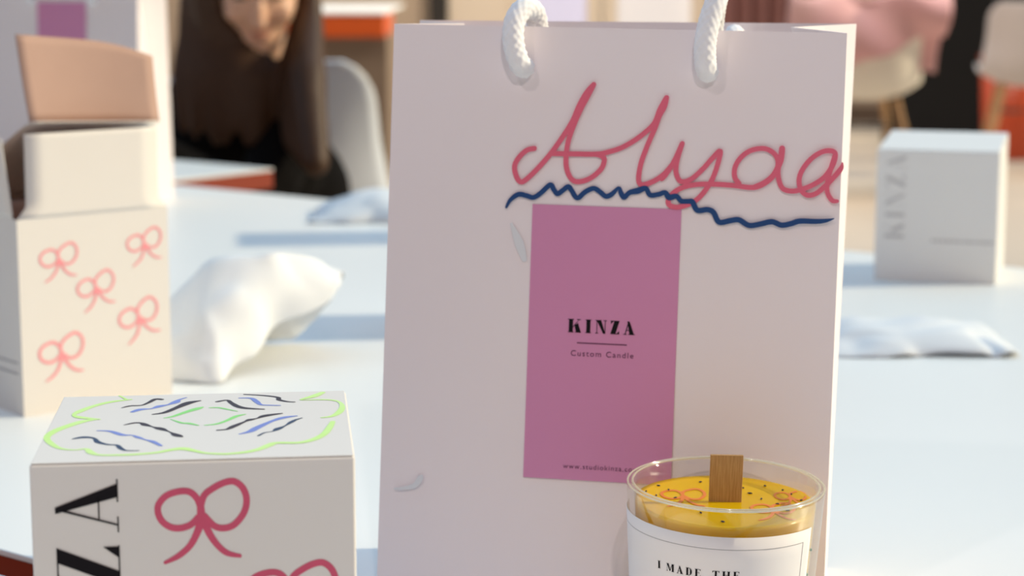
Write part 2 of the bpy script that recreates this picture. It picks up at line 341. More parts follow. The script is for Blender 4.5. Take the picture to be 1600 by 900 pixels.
HAND = [[(67.72,-55.34,2.34),(64.2,-56.32,2.35),(60.75,-59.64,2.37),(58.82,-63.8,2.38),(59.87,-68.45,2.37),(62.04,-70.83,2.34),(65.23,-68.86,2.36),(70.95,-62.83,2.36),(76.61,-55.66,2.36),(81.64,-47.94,2.35),(84.96,-42.03,2.35),(87.67,-35.57,2.7),(90.98,-29.68,3.05),(93.88,-25.67,2.35)],[(93.88,-25.67,2.35),(91.02,-30.84,3.05),(88.29,-36.71,2.7),(85.61,-43.75,2.35),(83.24,-51.38,2.36),(82.43,-58.39,2.36),(82.93,-64.2,2.35),(85.33,-68.79,2.34),(88.9,-69.83,2.33),(94.12,-67.92,2.33),(98.66,-63.7,2.34),(99.98,-59.59,2.34),(98.74,-57.89,2.32),(96.08,-57.16,2.32)],[(75.49,-57.44,2.33),(84.33,-57.34,2.33),(96.08,-57.1,2.32),(101.31,-56.07,2.32),(108.23,-53.54,2.33),(115.63,-48.69,2.33),(121.8,-42.74,2.33),(124.58,-36.31,2.91),(127.15,-30.77,2.32)],[(127.15,-30.77,2.44),(125.84,-34.55,3.49),(123.99,-39.21,2.67),(122.45,-44.45,2.33),(119.27,-52.63,2.33),(116.67,-60.81,2.33),(115.88,-67.79,2.33),(117.31,-70.18,2.31),(121.63,-69.05,2.32),(126.73,-65.7,2.32),(131.16,-60.36,2.32),(133.03,-56.26,2.32)],[(126.3,-67.26,2.3),(127.88,-65.57,2.3),(130.98,-60.56,2.3),(133.0,-56.13,2.3),(134.99,-51.17,2.3)],[(134.99,-51.17,2.3),(133.31,-57.22,2.3),(132.61,-63.24,2.29),(133.97,-67.28,2.29),(136.19,-68.3,2.29),(139.96,-66.81,2.29),(144.69,-62.31,2.29),(148.85,-57.28,2.29),(152.25,-53.92,2.27),(151.14,-60.47,2.28),(148.95,-67.06,2.29),(145.63,-72.62,2.29),(141.97,-76.56,2.29),(137.69,-78.89,2.29),(133.35,-79.86,2.29),(130.14,-78.88,2.29),(129.83,-76.43,2.3),(132.01,-73.35,2.3),(136.29,-70.75,2.29),(142.24,-69.35,2.29),(149.84,-68.94,2.28),(158.54,-69.2,2.28),(166.14,-69.87,2.28),(170.43,-69.07,2.28),(174.62,-66.22,2.28),(177.45,-62.89,2.27)],[(161.21,-68.29,2.27),(159.21,-65.64,2.27),(159.04,-61.31,2.28),(161.3,-56.89,2.28),(165.49,-53.51,2.28),(170.84,-52.27,2.27),(174.64,-53.24,2.26),(177.44,-55.86,2.25),(178.13,-59.62,2.26),(176.15,-64.01,2.27),(172.52,-67.38,2.28),(168.28,-69.52,2.28)],[(179.7,-52.0,2.69),(179.36,-56.88,2.69),(178.3,-61.24,2.26),(178.82,-66.09,2.25),(180.69,-69.81,2.26),(184.49,-70.88,2.27),(188.75,-70.08,2.27),(194.01,-67.75,2.27),(198.68,-64.36,2.26),(201.7,-59.95,2.25),(203.14,-56.14,2.24),(203.02,-53.18,2.23),(200.32,-52.35,2.26),(196.63,-53.38,2.27),(192.48,-56.47,2.26),(188.93,-61.44,2.26),(187.77,-65.79,2.25),(188.75,-70.08,2.25),(191.52,-72.42,2.26),(195.24,-71.75,2.27),(198.85,-68.67,2.26),(202.43,-64.78,2.26),(205.87,-60.36,2.25),(206.55,-57.65,0.75)],[(203.07,-54.53,2.14),(201.23,-61.58,2.14),(200.16,-68.08,2.13),(200.85,-71.83,2.13),(202.83,-74.46,2.14),(204.97,-74.66,1.61)]]
WAVE = [[(55.65,-82.49,1.22),(57.49,-79.13,1.88),(61.03,-76.53,2.31),(64.66,-76.96,2.3),(68.03,-77.67,2.3),(71.29,-75.64,2.31),(75.59,-71.66,2.3),(77.33,-73.79,2.31),(79.05,-75.65,2.3),(81.22,-74.21,2.31),(83.91,-72.2,2.29),(85.63,-74.06,2.31),(87.39,-76.73,2.3),(89.05,-76.95,2.3),(91.72,-74.4,2.3),(95.51,-72.64,2.29),(98.31,-73.91,2.29),(101.13,-75.99,2.29),(103.84,-75.08,2.29),(107.02,-71.98,1.42),(108.2,-74.39,2.29),(109.64,-76.24,2.29),(112.02,-73.99,2.29),(115.81,-73.04,2.83),(119.32,-71.84,2.28),(121.34,-74.76,2.28),(125.14,-74.36,2.28),(128.1,-73.44,2.27),(130.08,-75.55,2.82),(133.31,-74.89,2.27),(135.56,-76.98,2.27),(138.82,-77.03,2.27),(140.63,-77.26,2.5),(142.95,-80.89,2.5),(147.57,-80.45,2.5),(150.34,-81.72,2.5),(152.95,-85.87,2.5),(158.07,-84.98,2.5),(161.85,-84.57,2.5),(166.27,-86.86,2.5),(171.1,-86.14,2.5),(176.45,-84.86,2.49),(180.81,-86.22,2.49),(185.07,-85.36,2.49),(188.78,-84.14,2.49),(196.27,-83.98,2.27),(200.53,-83.45,1.73),(203.85,-82.46,0.43)]]
SMEAR = [[(7.54,-215.08,0.9),(13.61,-214.13,1.79),(17.22,-212.72,2.38),(19.54,-209.3,2.69),(20.11,-208.07,0.9)],[(58.25,-90.19,1.19),(62.12,-98.85,4.16),(64.75,-106.08,2.38)]]
LIME = [[(21.82,106.32,1.04),(25.16,98.86,1.37)],[(26.79,98.68,1.66),(19.27,94.93,2.96),(13.48,88.04,3.08),(9.3,79.65,3.57),(7.7,73.22,1.87),(10.79,68.8,3.56),(17.76,65.0,1.36)],[(17.28,65.46,1.87),(12.26,62.61,4.09),(6.94,54.71,4.15),(3.07,46.46,3.79),(1.76,37.19,2.82),(4.49,27.71,2.84),(8.38,20.45,2.17),(13.2,17.79,1.38),(17.24,18.76,2.18),(19.4,13.23,3.16),(22.17,9.78,2.32),(27.17,8.71,2.43),(34.53,8.93,2.81),(41.82,10.74,2.68),(46.59,14.08,3.27),(50.68,15.4,4.42),(55.0,11.74,2.83),(58.44,8.37,2.33),(62.96,6.65,2.69),(66.61,6.24,2.78),(72.78,8.18,3.15),(77.3,12.09,3.4),(80.6,17.45,3.77),(83.12,20.43,3.2),(90.75,19.95,3.17),(95.89,23.96,3.48),(99.89,31.92,3.25),(102.31,43.15,3.02),(103.61,51.87,2.24)],[(99.75,58.93,1.43),(103.6,60.94,2.51),(106.49,67.83,3.25),(107.79,77.15,2.48),(106.94,84.76,1.61),(104.26,88.77,1.8),(99.63,90.16,1.74),(92.19,90.54,1.01),(96.92,96.2,3.89),(100.81,103.19,2.76)]]
BLACK = [[(24.67,84.25,1.35),(27.63,87.11,2.41),(31.68,87.73,1.79),(34.12,92.41,2.44),(36.3,98.06,3.27),(38.65,97.36,2.92)],[(37.03,71.4,1.83),(41.13,74.04,3.42),(45.22,81.97,3.93),(49.39,90.07,5.38),(53.62,93.51,1.43)],[(27.78,54.94,1.31),(31.08,57.73,2.72),(33.75,57.04,2.59),(35.26,54.11,4.04),(38.1,50.67,1.46),(41.13,47.23,4.47),(44.67,41.84,0.94),(47.54,36.22,4.49),(49.37,33.77,2.19)],[(60.23,91.03,2.69),(63.86,93.25,2.32),(65.6,88.27,2.81),(68.28,81.53,3.72),(71.54,77.99,3.61),(78.17,75.57,1.58)],[(61.97,42.6,2.21),(65.19,43.78,2.56),(67.68,48.55,3.8),(71.5,55.43,1.98),(73.22,58.24,3.93),(75.86,60.36,1.72),(78.95,64.49,4.58),(84.78,67.54,1.85)],[(70.39,103.17,1.66),(78.18,100.07,2.36),(83.35,96.15,2.57),(83.82,91.69,2.8),(87.07,88.05,2.07),(89.61,87.12,1.64)]]
NAVY = [[(11.32,34.65,1.72),(14.72,36.68,4.15),(18.49,34.78,2.02),(20.51,28.66,3.19),(24.21,24.61,2.2),(27.45,23.35,2.16),(29.06,18.69,2.72),(31.2,15.08,1.72),(35.59,14.42,1.04)],[(76.64,32.24,1.65),(78.75,36.73,1.5),(81.76,38.68,1.3),(83.49,42.33,3.98),(86.11,46.9,1.31),(88.33,52.57,2.81),(90.12,56.36,2.01),(92.37,59.14,1.05)]]
BLUE = [[(29.08,76.42,2.73),(31.73,80.3,4.35),(35.73,81.33,1.83),(38.67,85.24,4.5),(41.73,87.69,2.17),(44.26,91.72,4.8),(45.43,95.95,2.23),(48.02,99.85,1.11)],[(18.72,46.63,1.44),(23.36,45.16,2.82),(28.14,38.94,3.54),(31.62,37.99,1.45),(33.99,34.54,2.85),(36.81,30.52,1.31),(39.54,27.46,3.0),(42.89,20.74,1.91)],[(68.65,96.68,1.73),(73.09,95.74,2.68),(75.27,89.36,3.23),(76.95,83.78,2.27),(80.17,82.35,2.04),(84.07,81.49,1.67)],[(69.92,35.62,1.41),(73.53,39.21,3.86),(76.05,45.09,4.46),(81.24,54.95,2.96),(85.67,60.49,4.08),(90.38,62.82,1.47)]]
GREEN = [[(41.65,64.77,1.37),(44.64,67.08,2.56),(49.21,74.18,3.69),(53.05,79.41,4.46),(54.99,81.94,1.42)],[(43.99,62.49,0.65),(48.29,56.02,2.34),(50.99,54.73,3.04),(54.65,50.98,1.08)],[(57.83,80.57,1.68),(61.02,80.21,2.19),(64.76,76.64,1.79),(68.24,73.11,0.88)],[(57.11,51.1,1.5),(61.0,52.63,2.54),(64.39,57.22,2.51),(68.2,64.87,3.21),(71.28,67.6,1.28)]]
BOW = [[(57.01,-16.84,2.25),(55.86,-13.76,2.27),(53.48,-11.41,2.31),(50.09,-11.06,2.33),(45.68,-12.44,2.3),(42.93,-15.4,2.25),(42.6,-18.44,2.24),(43.97,-21.53,2.28),(46.84,-23.65,2.33),(50.24,-24.01,2.34),(53.69,-22.85,2.32),(56.19,-20.38,2.3)],[(57.01,-16.84,2.26),(58.32,-12.82,2.27),(61.31,-10.37,2.31),(65.25,-8.46,2.33),(68.68,-8.15,2.32),(71.56,-10.67,2.27),(72.7,-14.77,2.25),(71.62,-19.33,2.28),(68.35,-23.31,2.32),(64.89,-24.48,2.35),(61.49,-23.6,2.31),(58.15,-19.93,2.28)],[(57.02,-16.34,2.44),(57.04,-21.43,2.93),(55.56,-25.97,2.47),(53.01,-30.48,2.2),(49.01,-33.93,2.02),(44.56,-36.09,1.22)],[(57.29,-19.4,2.74),(59.48,-25.58,2.46),(62.31,-30.27,2.19),(65.68,-33.36,2.02),(69.98,-34.53,1.33)],[(86.77,-46.77,2.28),(85.58,-43.62,2.29),(83.15,-41.22,2.34),(79.7,-40.84,2.37),(75.22,-42.24,2.36),(72.45,-45.24,2.3),(72.14,-48.32,2.27),(73.56,-51.48,2.3),(76.48,-53.66,2.36),(79.94,-54.04,2.39),(83.43,-52.87,2.37),(85.96,-50.37,2.35)],[(86.77,-46.77,2.3),(88.08,-42.68,2.33),(91.09,-40.2,2.36),(95.09,-38.27,2.38),(98.57,-37.97,2.35),(101.51,-40.55,2.29),(102.7,-44.73,2.29),(101.64,-49.37,2.33),(98.34,-53.41,2.38),(94.84,-54.58,2.39),(91.37,-53.68,2.34),(87.95,-49.92,2.31)],[(86.77,-46.25,2.48),(86.83,-51.44,2.99),(85.36,-56.06,2.52),(82.8,-60.64,2.25),(78.76,-64.14,2.07),(74.25,-66.31,1.25)],[(87.07,-49.37,2.78),(89.34,-55.68,2.49),(92.25,-60.47,2.21),(95.69,-63.63,2.05),(100.07,-64.84,1.35)]]
fb = closed_box('candle_box', 'white box with green cloud drawn on its lid and crimson bows on its front', (-0.16328, 0.66896, 0), R(6.334), 'white candle boxes', card=CARD)
ink('cloud_drawing', LIME, tplace, MK_LIME, fb, 0.00008, k=0.85)
for s_ in BLACK: ink('squiggle_stroke', [s_], tplace, MK_BLACK, fb, 0.00008, k=0.68)
for s_ in NAVY: ink('squiggle_stroke', [s_], tplace, MK_NAVY, fb, 0.00008, k=0.68)
for s_ in BLUE: ink('squiggle_stroke', [s_], tplace, MK_PERI, fb, 0.00008, k=0.68)
for s_ in GREEN: ink('squiggle_stroke', [s_], tplace, MK_GREEN, fb, 0.00008, k=0.68)
ink('bow_drawing', BOW[:4], ftop, MK_RED, fb, 0.0001)
ink('bow_drawing', BOW[4:], ftop, MK_RED, fb, 0.0001)
word_up(fb, INK_K)
qb = closed_box('candle_box', 'closed plain white box with pale grey print, right of the tall bag', (0.33476, 1.85955, 0), R(-17.16), 'white candle boxes', (-0.004, 0.005))
word_up(qb, INK_PALE, 26, -8, 17, 4)
bm = bmesh.new(); x = 51
random.seed(3)
while x < 106:
    l = random.uniform(2, 6); bm.faces.new([bm.verts.new(fplace(a, b, .0003)) for a, b in ((x, 37), (x + l, 37), (x + l, 39.6), (x, 39.6))]); x += l + 1
mesh('fine_print_line', bm, INK_PALE, qb)
shadow_box = closed_box('candle_box', 'unseen white box added behind the tall bag to cast a table shadow', (-0.07, 1.56, 0), R(12), 'white candle boxes')  # added box, hidden from view; its shadow makes a blue table strip
word_up(shadow_box, INK_PALE, 26, -8, 17, 4)
shadow_box2 = closed_box('candle_box', 'unseen white box added farthest behind the tall bag to shade the table', (-0.04, 2.10, 0), R(8), 'white candle boxes')  # second added box, hidden too, for the shadow strip farther back
word_up(shadow_box2, INK_PALE, 26, -8, 17, 4)

# the open box
ob = thing('candle_box', 'open white box with five small coral bows and raised flaps', 'box', (-0.31586, 1.28674, 0), R(40), 'white candle boxes')
def shell_box(W, D, H, th=0.0008):
    bm = newbox(0, W, 0, D, 0, H)
    top = [f for f in bm.faces if all(abs(v.co.z - H) < 1e-6 for v in f.verts)]; bmesh.ops.delete(bm, geom=top, context='FACES')
    bmesh.ops.recalc_face_normals(bm, faces=bm.faces); return bm
o = mesh('body', shell_box(W_, D_, 0.1285), None, ob, mats=[CARD, CARD_IN]); s = solid(o, 0.0008, -1); s.modifiers[-1].material_offset = 1
def flap(name, fn, nu=8, nv=12, mats=(CARD, CARD_IN), flip=False):
    bm = bmesh.new(); grid(bm, nu, nv, fn)
    if flip: bmesh.ops.reverse_faces(bm, faces=bm.faces)
    o = mesh(name, bm, None, ob, True, mats=list(mats)); solid(o, 0.0007, -1).modifiers[-1].material_offset = 1; return o
HT = 0.1285
def front_flap(a, b):
    inset = 0.0065 * min(1, b * 7); r = 0
    return Vector((inset + a * (W_ - 0.001 - 2 * inset) + 0.0005, -0.001 * b, HT + 0.0545 * b))
flap('front_flap', front_flap, 8, 16)
flap('side_flap', lambda a, b: Vector((-0.006 * b, 0.006 + a * (D_ - 0.014) + 0.0, HT + 0.052 * b)), flip=True)
flap('side_flap', lambda a, b: Vector((W_ - 0.0005 - 0.002 * b, 0.010 + a * (D_ - 0.024), HT + 0.047 * b)))
Minv = (Matrix.Translation((-0.31586, 1.28674, 0)) @ Matrix.Rotation(R(40), 4, 'Z')).inverted()
HL, HR = Vector((-0.3800, 1.3665, HT)), Vector((-0.3010, 1.4330, HT))
CL, CR = Vector((-0.3098, 1.3070, 0.1895)), Vector((-0.2370, 1.3685, 0.1850))
TL, TR = Vector((-0.3190, 1.3100, 0.2462)), Vector((-0.2436, 1.3720, 0.2360))
def lid_fn(a, b):
    p = (HL.lerp(HR, a)).lerp(CL.lerp(CR, a), b); p.z += 0.004 * math.sin(math.pi * b); return Minv @ p
lid = flap('lid', lid_fn, 10, 10)
def tuck(a, b):
    c = a - 0.5; top = 1 - 0.13 * max(0, a - 0.55) ** 2 / 0.2 - 0.02 * abs(c)
    p = (CL.lerp(CR, a)).lerp(TL.lerp(TR, a), b * top); n = Vector((0.64, -0.77, 0)); p += n * (-0.004 * math.sin(math.pi * a) + 0.003 * b * b); return Minv @ p
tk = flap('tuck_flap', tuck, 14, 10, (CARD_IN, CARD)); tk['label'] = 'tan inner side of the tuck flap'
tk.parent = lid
bn = [[((a - BOW[0][0][0]), (b - BOW[0][0][1]), c) for a, b, c in st] for st in BOW[:4]]      # unit bow about its knot
for (u, v, k, rot) in ((28, 103, .82, 4), (91, 107.5, .80, 8), (54, 81.5, .84, 10), (85, 58.5, .92, 14), (27.5, 41.5, .98, 6)):
    c, s = math.cos(R(rot)), math.sin(R(rot))
    st = [[(u + (a * c - b * s) * k * 1.08, v + (a * s + b * c) * k, w_ * k * 0.85) for a, b, w_ in q] for q in bn]
    ink('bow_drawing', st, fplace, MK_SOFT, ob, 0.0003)
bm = bmesh.new()
for v, u0 in ((34, 6), (27, 6)):
    bm.faces.new([bm.verts.new(lplace(a, b, .0003)) for a, b in ((u0, v), (u0 + 60, v), (u0 + 60, v + 1.1), (u0, v + 1.1))])
mesh('fine_print_line', bm, INK_GREY, ob)

# ------------------------------------------------------------------ paper shopping bags
def paper_bag(label, base, FTL, FTR, FBL, FBR, BTL, BTR, BBL, BBR, inset_top, name='shopping_bag'):
    t = thing(name, label, 'bag', base, 0, 'white paper shopping bags'); B = Vector(base)
    FTL, FTR, FBL, FBR, BTL, BTR, BBL, BBR = [Vector(p) - B for p in (FTL, FTR, FBL, FBR, BTL, BTR, BBL, BBR)]
    U = (FTR - FTL).normalized(); N = U.cross((FTL - FBL)).normalized()        # N towards the viewer
    bm = bmesh.new(); n = 14
    def lerp4(a, b, c, d, x, y): return (a.lerp(b, x)).lerp(c.lerp(d, x), y)
    front = lambda x, y: lerp4(FBL, FBR, FTL, FTR, x, y) + N * 0.0012 * math.sin(math.pi * x) * math.sin(math.pi * y)
    back = lambda x, y: lerp4(BBR, BBL, BTR, BTL, x, y)
    def gus(fb, ft, bb, bt, sgn):
        def f(x, y):
            k = inset_top * (0.12 + 0.88 * y ** 2.2); mid = (fb.lerp(ft, y)).lerp(bb.lerp(bt, y), 0.5) - U * sgn * k
            e0, e1 = fb.lerp(ft, y), bb.lerp(bt, y)
            return e0.lerp(mid, x * 2) if x < .5 else mid.lerp(e1, x * 2 - 1)
        return f
    right = gus(FBR, FTR, BBR, BTR, 1); left = gus(FBL, FTL, BBL, BTL, -1)
    ys = 13
    def strip(fn, nx):
        V = [[bm.verts.new(fn(i / (nx - 1), j / (ys - 1))) for j in range(ys)] for i in range(nx)]
        for i in range(nx - 1):
            for j in range(ys - 1): bm.faces.new((V[i][j], V[i + 1][j], V[i + 1][j + 1], V[i][j + 1]))
    strip(front, 13); strip(right, 5); strip(back, 13); strip(lambda x, y: left(1 - x, y), 5)
    bot = [bm.verts.new(p) for p in (FBL, BBL, BBR, FBR)]; bm.faces.new(bot)
    bmesh.ops.remove_doubles(bm, verts=bm.verts, dist=0.00002)
    o = mesh('body', bm, BAGP, t); solid(o, 0.0009, -1)
    return t, FTL, U, N
def rope(name, pts, rad, parent, m=ROPE):
    P = cr_spline(pts, 14); bm = bmesh.new(); n = 40
    # resample evenly
    L = [0]
    for i in range(1, len(P)): L.append(L[-1] + (P[i] - P[i - 1]).length)
    step = rad * 0.12; cnt = max(8, int(L[-1] / step)); Q = []; k = 0
    for i in range(cnt + 1):
        s = L[-1] * i / cnt
        while k < len(L) - 2 and L[k + 1] < s: k += 1
        Q.append(P[k].lerp(P[k + 1], (s - L[k]) / max(1e-9, L[k + 1] - L[k])))
    up = Vector((0.3, 0.2, 0.9)).normalized(); prev = None
    for i, p in enumerate(Q):
        d = (Q[min(i + 1, cnt)] - Q[max(i - 1, 0)]).normalized(); a = (up - d * up.dot(d)).normalized(); up = a; b = d.cross(a)
        end = 0.75 if i in (0, cnt) else 1
        ring = []
        for j in range(n):
            th = 2 * math.pi * j / n; ph = i * 0.9
            r = rad * end * (1 + 0.035 * math.sin(8 * th + ph) + 0.035 * math.sin(8 * th - ph))
            ring.append(bm.verts.new(p + (a * math.cos(th) + b * math.sin(th)) * r))
        if prev:
            for j in range(n): bm.faces.new((prev[j], prev[(j + 1) % n], ring[(j + 1) % n], ring[j]))
        else: bm.faces.new(ring[::-1])
        prev = ring
    bm.faces.new(prev)
    return mesh(name, bm, m, parent, True)
bag, O, U, N = paper_bag('tall white paper bag in the middle with pink handwriting and a blue wavy line', (0.045, 0.935, 0),
    (-0.05429, 0.945, 0.26365), (0.14881, 0.90948, 0.26071), (-0.06336, 0.91497, 0), (0.13984, 0.87978, 0),
    (-0.0455, 1.0120, 0.2633), (0.1640, 0.9760, 0.2627), (-0.0500, 0.9920, 0), (0.1535, 0.9570, 0), 0.027)
V = Vector((0.03416799, 0.11311705, 0.992994)); V = (V - U * V.dot(U)).normalized()
def bp(u, v, h): return O + U * (u / 1000) + V * (v / 1000) + N * (h + 0.0013)
bm = bmesh.new(); grid(bm, 6, 10, lambda a, b: bp(67.705 + a * 68.04, -206.15 + b * 125.40, 0.0))
st = mesh('sticker', bm, PINK, bag); solid(st, 0.00015, 0); st['label'] = 'tall pink sticker with black print'
def skew(u0, v0): return lambda a, b, h: bp(u0 + a, v0 + b, h)
letters('printed_word', 'KINZA', skew(85.9, -138.5), 6.1, 1.75, INK_K, st, 0.30, 0.05, 0.0003)
bm = bmesh.new(); bm.faces.new([bm.verts.new(bp(a, b, .0003)) for a, b in ((90.4, -143.45), (113.3, -143.45), (113.3, -142.95), (90.4, -142.95))]); mesh('printed_rule', bm, INK_PLUM, st)
sans('printed_words', 'Custom Candle', skew(87.8, -149.2), 28.7, INK_PLUM, st, 0.0003, 1.25)
sans('printed_web_address', 'www.studiokinza.com', skew(86.0, -200.9), 34.5, INK_PLUM, st, 0.0003, 1.2)
ink('handwriting', HAND, bp, MK_PINK, bag, 0.0004, 6)
ink('wavy_underline', WAVE, bp, MK_BLUE, bag, 0.0006, 6)
for s_ in SMEAR: ink('smudge', [s_], bp, MK_SMEAR, bag, 0.0002)
def rp_(L): return [O + U * (u / 1000) - V * (v / 1000) + N * (q / 1000) for u, v, q in L]
rope('rope_handle', rp_([(61, 18, -5), (61.5, 18.6, 2), (60.5, 17.5, 6.5), (58, 11, 7.5), (57, 4, 7.2), (57.6, -3, 5), (60.5, -8.2, 0), (63.8, -7.5, -7), (65, -2, -11), (66, 12, -15), (74, 55, -25), (105, 72, -26), (132, 55, -27), (143, 12, -22), (146, -12, -19), (149, -25, -12), (149.5, -24, -3), (148.0, -13, 4), (145.6, -4, 6.3), (144.2, 5, 7.2), (144.2, 13, 7), (145, 18, 5), (145, 18.6, -5)]), 0.0048, bag)
rope('rope_handle', rp_([(52, 22, -52), (52, 16, -58), (53, 2, -62), (54, -7.5, -66), (50, -9, -78), (49, 5, -86), (55, 60, -80), (100, 85, -78), (140, 50, -72), (152, 5, -66), (152.5, -3, -58), (152, 6, -50), (152, 18, -44)]), 0.0046, bag)
# second bag far left
y2 = R(20); u2 = Vector((math.cos(y2), -math.sin(y2), 0)); n2 = Vector((math.sin(y2), math.cos(y2), 0)); a0 = Vector((-0.642, 2.50, 0)); up = Vector((0, 0, 0.262))
q = [a0 + up + n2 * .012, a0 + u2 * .206 + up + n2 * .012, a0, a0 + u2 * .206]
bk = [p + n2 * d for p, d in zip(q, (.066, .066, .085, .085))]
bag2, O2, U2, N2 = paper_bag('blurred white paper bag with pink sticker behind the open box', (-0.51, 2.50, 0), q[0], q[1], q[2], q[3], bk[0], bk[1], bk[2], bk[3], 0.02)
V2 = (up + n2 * .012).normalized()
def bp2(u, v, h): return O2 + U2 * (u / 1000) + V2 * (v / 1000) + N2 * (h + 0.0014)
bm = bmesh.new(); grid(bm, 4, 4, lambda a, b: bp2(67.7 + a * 68, -146 + b * 125.4, 0)); s2 = mesh('sticker', bm, PINK, bag2); solid(s2, .0002, 0); s2['label'] = 'tall pink sticker'
letters('printed_word', 'KINZA', lambda a, b, h: bp2(86 + a, -78.5 + b, h), 6.1, 1.75, INK_K, s2, .3, .05, .0003)
r2 = lambda L: [O2 + U2 * (u / 1000) - V2 * (v / 1000) + N2 * (k / 1000) for u, v, k in L]
rope('rope_handle', r2([(61, 18, -4), (61, 18, 6), (60, 0, 7), (62, -60, 5), (82, -105, 3), (103, -116, 3), (124, -105, 3), (144, -60, 5), (146, 0, 7), (145, 18, 6), (145, 18, -4)]), 0.0048, bag2)

# ------------------------------------------------------------------ the candle
CX, CY, RIM = 0.0897, 0.845, 0.0713
cn = thing('candle', 'yellow wooden-wick candle in a clear glass with a white label', 'candle', (CX, CY, 0.0012)); cn.rotation_euler = (R(1.6), R(1.2), 0)
gm = bpy.data.materials.new('clear_glass'); gm.use_nodes = True; t = gm.node_tree; t.nodes.clear()
out = t.nodes.new('ShaderNodeOutputMaterial'); mixs = t.nodes.new('ShaderNodeMixShader'); tr = t.nodes.new('ShaderNodeBsdfTransparent'); gl = t.nodes.new('ShaderNodeBsdfGlossy'); lw = t.nodes.new('ShaderNodeLayerWeight')
tr.inputs[0].default_value = (0.965, 0.962, 0.945, 1); gl.inputs[0].default_value = (1, 1, 0.97, 1); gl.inputs['Roughness'].default_value = 0.03; lw.inputs['Blend'].default_value = 0.12
t.links.new(lw.outputs['Facing'], mixs.inputs[0]); t.links.new(tr.outputs[0], mixs.inputs[1]); t.links.new(gl.outputs[0], mixs.inputs[2]); t.links.new(mixs.outputs[0], out.inputs[0])
R0, RB, TH = 0.0422, 0.0375, 0.0029
ro = lambda z: RB + (R0 - RB) * z / RIM
prof = [(0, 0), (RB - .004, 0), (RB - .001, .0008), (RB, .003)] + [(ro(z), z) for z in (.02, .04, .06, RIM - .0015)] + [(R0 - .0003, RIM - .0005), (R0 - TH / 2, RIM + .0002), (R0 - TH + .0003, RIM - .0005)] + [(ro(z) - TH, z) for z in (RIM - .0015, .06, .04, .02, .009)] + [(RB - TH - .002, .0065), (0, .0062)]
mesh('glass', lathe(bmesh.new(), prof, 96), gm, cn, True)
rm = bpy.data.materials.new('rim_highlight'); rm.use_nodes = True; t = rm.node_tree; t.nodes.clear()
out = t.nodes.new('ShaderNodeOutputMaterial'); m1 = t.nodes.new('ShaderNodeMixShader'); m2 = t.nodes.new('ShaderNodeMixShader'); tr = t.nodes.new('ShaderNodeBsdfTransparent'); gl = t.nodes.new('ShaderNodeBsdfGlossy'); tl_ = t.nodes.new('ShaderNodeBsdfTranslucent'); df = t.nodes.new('ShaderNodeBsdfDiffuse'); m3 = t.nodes.new('ShaderNodeMixShader')
tl_.inputs[0].default_value = (0.93, 0.90, 0.74, 1); df.inputs[0].default_value = (0.93, 0.90, 0.74, 1); gl.inputs['Roughness'].default_value = 0.08
t.links.new(tl_.outputs[0], m3.inputs[1]); t.links.new(df.outputs[0], m3.inputs[2]); m1.inputs[0].default_value = 0.5; m2.inputs[0].default_value = 0.22
t.links.new(tr.outputs[0], m1.inputs[1]); t.links.new(m3.outputs[0], m1.inputs[2]); t.links.new(m1.outputs[0], m2.inputs[1]); t.links.new(gl.outputs[0], m2.inputs[2]); t.links.new(m2.outputs[0], out.inputs[0])
def ring(r, z, a, n=10): return [(r + a * math.cos(2 * math.pi * k / n), z + a * math.sin(2 * math.pi * k / n)) for k in range(n)]
bm = lathe(bmesh.new(), ring(R0 - TH + .0004, RIM + .0002, .00045), 96, True); lathe(bm, ring(R0 - .0004, RIM + .0000, .0004), 96, True)  # pale rings whose colour stands for the highlight along the glass rim
ri_ = mesh('rim', bm, rm, cn, True); ri_['label'] = 'pale ring standing for the highlight on the glass rim'
WX = 0.0632
wm = mat('yellow_gel_wax', (0.95, 0.62, 0.004), 0.18, col2=(0.88, 0.50, 0.002), scale=40, sss=0.2, spec=0.25)
wt = wm.node_tree; wmx = wt.nodes.new('ShaderNodeMixShader'); wtr = wt.nodes.new('ShaderNodeBsdfTransparent'); wtr.inputs[0].default_value = (1, 0.80, 0.12, 1); wmx.inputs[0].default_value = 0.28
wt.links.new(wt.nodes['Principled BSDF'].outputs[0], wmx.inputs[1]); wt.links.new(wtr.outputs[0], wmx.inputs[2]); wt.links.new(wmx.outputs[0], wt.nodes['Material Output'].inputs[0])
wprof = [(0, .0066)] + [(ro(z) - TH - .0003, z) for z in (.0095, .03, .05, WX - .001)] + [(ro(WX) - TH - .0006, WX + .0004), (ro(WX) - TH - .003, WX), (0, WX)]
wax = mesh('wax', lathe(bmesh.new(), wprof, 96), wm, cn, True)
wk = mesh('wick', newbox(-.0070, .0070, -.0008, .0008, .010, .0838, .0002), wood('wick_wood', (0.38, 0.20, 0.065), (0.52, 0.31, 0.12), (160, 160, 6)), cn)
MK_ORANGE = mat('orange_wax_drawing', (0.80, 0.22, 0.03), 0.4)
def wplace(cx, cy, kx, ky): return lambda u, v, h: Vector(((cx + u * kx) / 1000, (cy + v * ky) / 1000, WX + h))
ink('bow_drawing', bn, wplace(-17.5, 9, .62, .95), MK_ORANGE, wax, 0.0002)
ink('bow_drawing', bn, wplace(19, -9, .6, .9), MK_ORANGE, wax, 0.0002)
ink('bow_drawing', bn, wplace(29, 10, .45, .8), MK_ORANGE, wax, 0.0002)
FLK = mat('dark_fleck', (0.02, 0.03, 0.05), 0.5); FLG = mat('green_fleck', (0.03, 0.18, 0.12), 0.5)
random.seed(11)
fm = None
